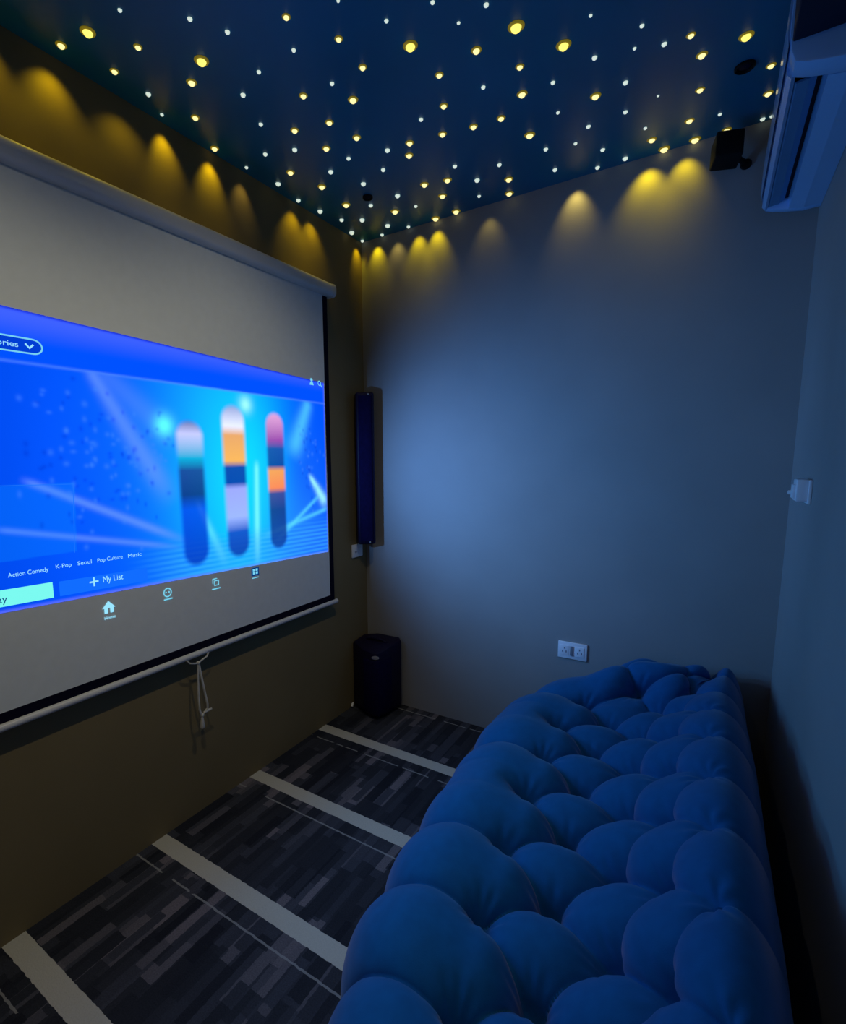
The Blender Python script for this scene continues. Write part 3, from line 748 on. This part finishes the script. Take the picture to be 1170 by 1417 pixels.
bm = bmesh.new(); add_prism(bm, [(1.706, 2.193), (1.711, 2.189), (1.733, 2.191), (1.748, 2.202), (1.745, 2.206), (1.731, 2.196)], ACY0+.085, ACY1-.04, 1)
o = finish('louver', bm, M['louver'], ac); o['label'] = 'grey-blue swing louver'
bm = bmesh.new(); add_box(bm, (1.704, ACY0+.0605, 2.208), (1.758, ACY1-.0305, 2.2135))
o = finish('air_outlet', bm, M['dark'], ac); o['label'] = 'dark outlet slot'

# ------------------------------------------------------------------ sockets and switch
def plate(name, c, w, h, axis, label, cat, modules, kind, t=.009):
    """wall plate centred at c on the wall across axis ('X-': normal -x, 'X+': normal +x, 'Y-': normal -y)"""
    root = empty(name, c, label, cat)
    def T(u, v, d):                                   # u along the wall, v up, d out of the wall
        return {'Y-': (c[0]+u, c[1]-d, c[2]+v), 'X+': (c[0]+d, c[1]+u, c[2]+v), 'X-': (c[0]-d, c[1]+u, c[2]+v)}[axis]
    def bx(nm, u0, u1, v0, v1, d0, d1, m, bev=0):
        A, B = T(u0, v0, d0), T(u1, v1, d1)
        bm = bmesh.new(); add_box(bm, [min(a, b) for a, b in zip(A, B)], [max(a, b) for a, b in zip(A, B)], bev)
        return finish(nm, bm, m, root, smooth=bool(bev))
    bx('plate', -w/2, w/2, -h/2, h/2, .0003, t, M['socket'], .003)
    for u0, u1, k in modules:
        if k == 'socket':
            f = bx('socket_face', u0, u1, -h*.30, h*.30, t-.001, t+.002, M['socket'], .001)
            um = (u0+u1)/2
            for du, v0, v1 in ((-.008, -.010, -.001), (.008, -.010, -.001), (0, .006, .014)):
                bx('socket_hole', um+du-.002, um+du+.002, v0, v1, t+.0021, t+.0027, M['grey'])
        else:
            bx('rocker', u0, u1, -h*.28, h*.28, t-.001, t+.005, M['socket'] if k == 'rocker' else M['grey'], .001)
    return root
plate('power_outlet', (1.130, D, .498), .126, .078, 'Y-', 'white double power socket plate on the back wall above the blue sofa', 'socket', [(-.054, -.014, 'socket'), (-.009, .004, 'grey'), (.012, .052, 'socket')], 0)
plate('power_outlet', (0, 2.272, .884), .098, .072, 'X+', 'small white socket plate on the left wall below the tall corner speaker', 'socket', [(-.040, .004, 'socket'), (.010, .038, 'rocker')], 0)
swr = empty('wall_switch', (W, 1.93, 1.262), 'white boxy switch alone on the right wall below the air conditioner', 'switch')
sx, sy_, sz_ = (W, 1.93, 1.262)
part_box('back_plate', (W-.008, sy_-.052, sz_-.034), (W-.0003, sy_+.055, sz_+.034), M['socket'], swr, .002)
part_box('housing', (W-.034, sy_-.040, sz_-.028), (W-.007, sy_+.040, sz_+.036), M['socket'], swr, .005)
part_box('rocker', (W-.040, sy_-.022, sz_-.020), (W-.033, sy_+.022, sz_+.020), M['socket'], swr, .002)
bm = bmesh.new(); add_lathe(bm, [(.0, -.012), (.006, -.011), (.007, -.004), (.007, .0)], (W-.033, sy_+.047, sz_-.006), 'X', 14)
finish('knob', bm, M['socket'], swr, smooth=True)

# pale cable end lying by the floor speaker
bm = bmesh.new(); add_tube(bm, [(.012, 2.196, .030), (.012, 2.188, .022), (.016, 2.178, .012)], [.004, .007, .006], 10)
tag(finish('cable_plug', bm, M['socket'], None, smooth=True), 'tiny pale plug on the carpet edge left of the floor speaker', 'plug')

# dark unlit downlights in the ceiling
for x, y, r_, lab in ((1.611, 2.022, .026, 'dark unlit round downlight in the ceiling beside the air conditioner'), (.290, 2.0, .022, 'small dark unlit downlight in the ceiling above the left corner')):
    dl = empty('ceiling_downlight', (x, y, H), lab, 'downlight')
    bm = bmesh.new(); add_lathe(bm, [(r_, 0), (r_, -.006), (r_*.86, -.009), (r_*.74, -.004), (r_*.72, 0)], (x, y, H-.0002), 'Z', 28)
    finish('rim', bm, M['speaker_black'], dl, smooth=True)
    bm = bmesh.new(); add_lathe(bm, [(r_*.70, 0), (r_*.55, -.003), (r_*.3, -.005), (.001, -.006)], (x, y, H-.0004), 'Z', 24)
    finish('lens', bm, M['glassy'] if 'glassy' in M else M['dark'], dl, smooth=True)

# ------------------------------------------------------------------ ceiling stars
def star_mesh(kind):
    bm = bmesh.new()
    prof = [(1.0, 0), (.97, -.30), (.80, -.62), (.5, -.86), (.2, -.97), (.001, -1.0)]
    add_lathe(bm, prof, (0, 0, 0), 'Z', 14)
    bmesh.ops.recalc_face_normals(bm, faces=bm.faces)
    me = bpy.data.meshes.new('bulb'); bm.to_mesh(me); bm.free(); me.shade_smooth()
    me.materials.append(M[kind]); return me
def halo_mesh():  # ring that stands in for the glow around a star
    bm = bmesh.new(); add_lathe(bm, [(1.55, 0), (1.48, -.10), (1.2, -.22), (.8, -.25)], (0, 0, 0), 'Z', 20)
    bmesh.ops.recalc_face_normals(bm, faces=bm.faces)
    me = bpy.data.meshes.new('glow_ring'); bm.to_mesh(me); bm.free(); me.shade_smooth(); me.materials.append(M['star_halo']); return me
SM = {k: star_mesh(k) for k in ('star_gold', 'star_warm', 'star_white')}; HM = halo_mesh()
GROUP = {'big golden': 'big golden ceiling stars', 'warm yellow': 'warm yellow ceiling stars', 'small white': 'small white ceiling stars', 'tiny white': 'tiny white ceiling stars'}
star_objs = []
for x, y, r_, cls, lab in STARS:
    kind = 'star_gold' if cls.startswith('L') else 'star_warm' if cls.startswith('M') else 'star_white'
    g = next(v for k, v in GROUP.items() if k in lab)
    if cls in ('L+', 'L', 'L-', 'M+', 'M'):
        root = empty('ceiling_star', (x, y, H), lab, 'star light', g)
        rr_ = r_*(1.15 if cls[0] == 'L' else 1.05)
        o = bpy.data.objects.new('bulb', SM[kind]); COL.objects.link(o); o.scale = (rr_, rr_, rr_); o.parent = root
        o.location = (0, 0, -.0006)
        o = bpy.data.objects.new('glow_ring', HM); COL.objects.link(o); o.scale = (rr_, rr_, rr_); o.parent = root
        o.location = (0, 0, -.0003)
    else:
        o = bpy.data.objects.new('ceiling_star', SM[kind]); COL.objects.link(o); o.location = (x, y, H-.0003); rr_ = r_*1.1
        o.scale = (rr_, rr_, rr_); tag(o, lab, 'star light', g)
        root = o
    star_objs.append((x, y, root))
YEL = (1, .73, .0); PALE = (1, .74, .15); AMB = (1, .90, .66)
BEAMS = [  # start x, y; aim x, y; power; cone; colour; how far down it aims
    (.06, .66, .0, .66, 1.0, 92, YEL, .17), (.06, .84, .0, .84, .9, 92, YEL, .17), (.09, 1.04, .0, 1.05, .6, 100, YEL, .28),
    (.045, 1.19, .0, 1.20, 1.1, 72, YEL, .11), (.045, 1.39, .0, 1.39, 1.3, 72, YEL, .11), (.05, 1.54, .0, 1.54, .4, 66, PALE, .14),
    (.06, 1.83, .0, 1.84, 1.0, 86, YEL, .16), (.06, 1.96, .0, 1.96, 1.0, 86, YEL, .16), (.04, 2.32, .0, 2.33, .9, 66, YEL, .10),
    (.10, D-.04, .10, D, 1.0, 70, YEL, .11), (.22, D-.05, .22, D, .4, 70, PALE, .14), (.34, D-.05, .34, D, 1.1, 70, YEL, .13),
    (.44, D-.05, .44, D, 1.2, 70, YEL, .13), (.70, D-.06, .70, D, .3, 70, PALE, .16), (1.07, D-.055, 1.07, D, 1.1, 72, PALE, .14),
    (1.33, D-.06, 1.33, D, 1.6, 84, YEL, .15), (1.45, D-.06, 1.45, D, 1.1, 76, YEL, .13),
    (1.0, .45, .0, .3, 16.0, 110, AMB, 2.2), (1.0, 1.3, .0, 1.3, 15.0, 110, AMB, 2.2),  # added warm washes that brighten the left wall and the screen
]

for wx, wy, ax, ay, pw, deg, c, drop in BEAMS:
    near = min(star_objs, key=lambda s: (s[0]-wx)**2+(s[1]-wy)**2)[2]
    l = spot('star_beam_and_wash', (wx, wy, H-.018), (ax, ay, H-drop), pw, c, deg, 1.0, .008)
    l.parent = near
    bpy.context.view_layer.update()
    l.matrix_parent_inverse = near.matrix_world.inverted()
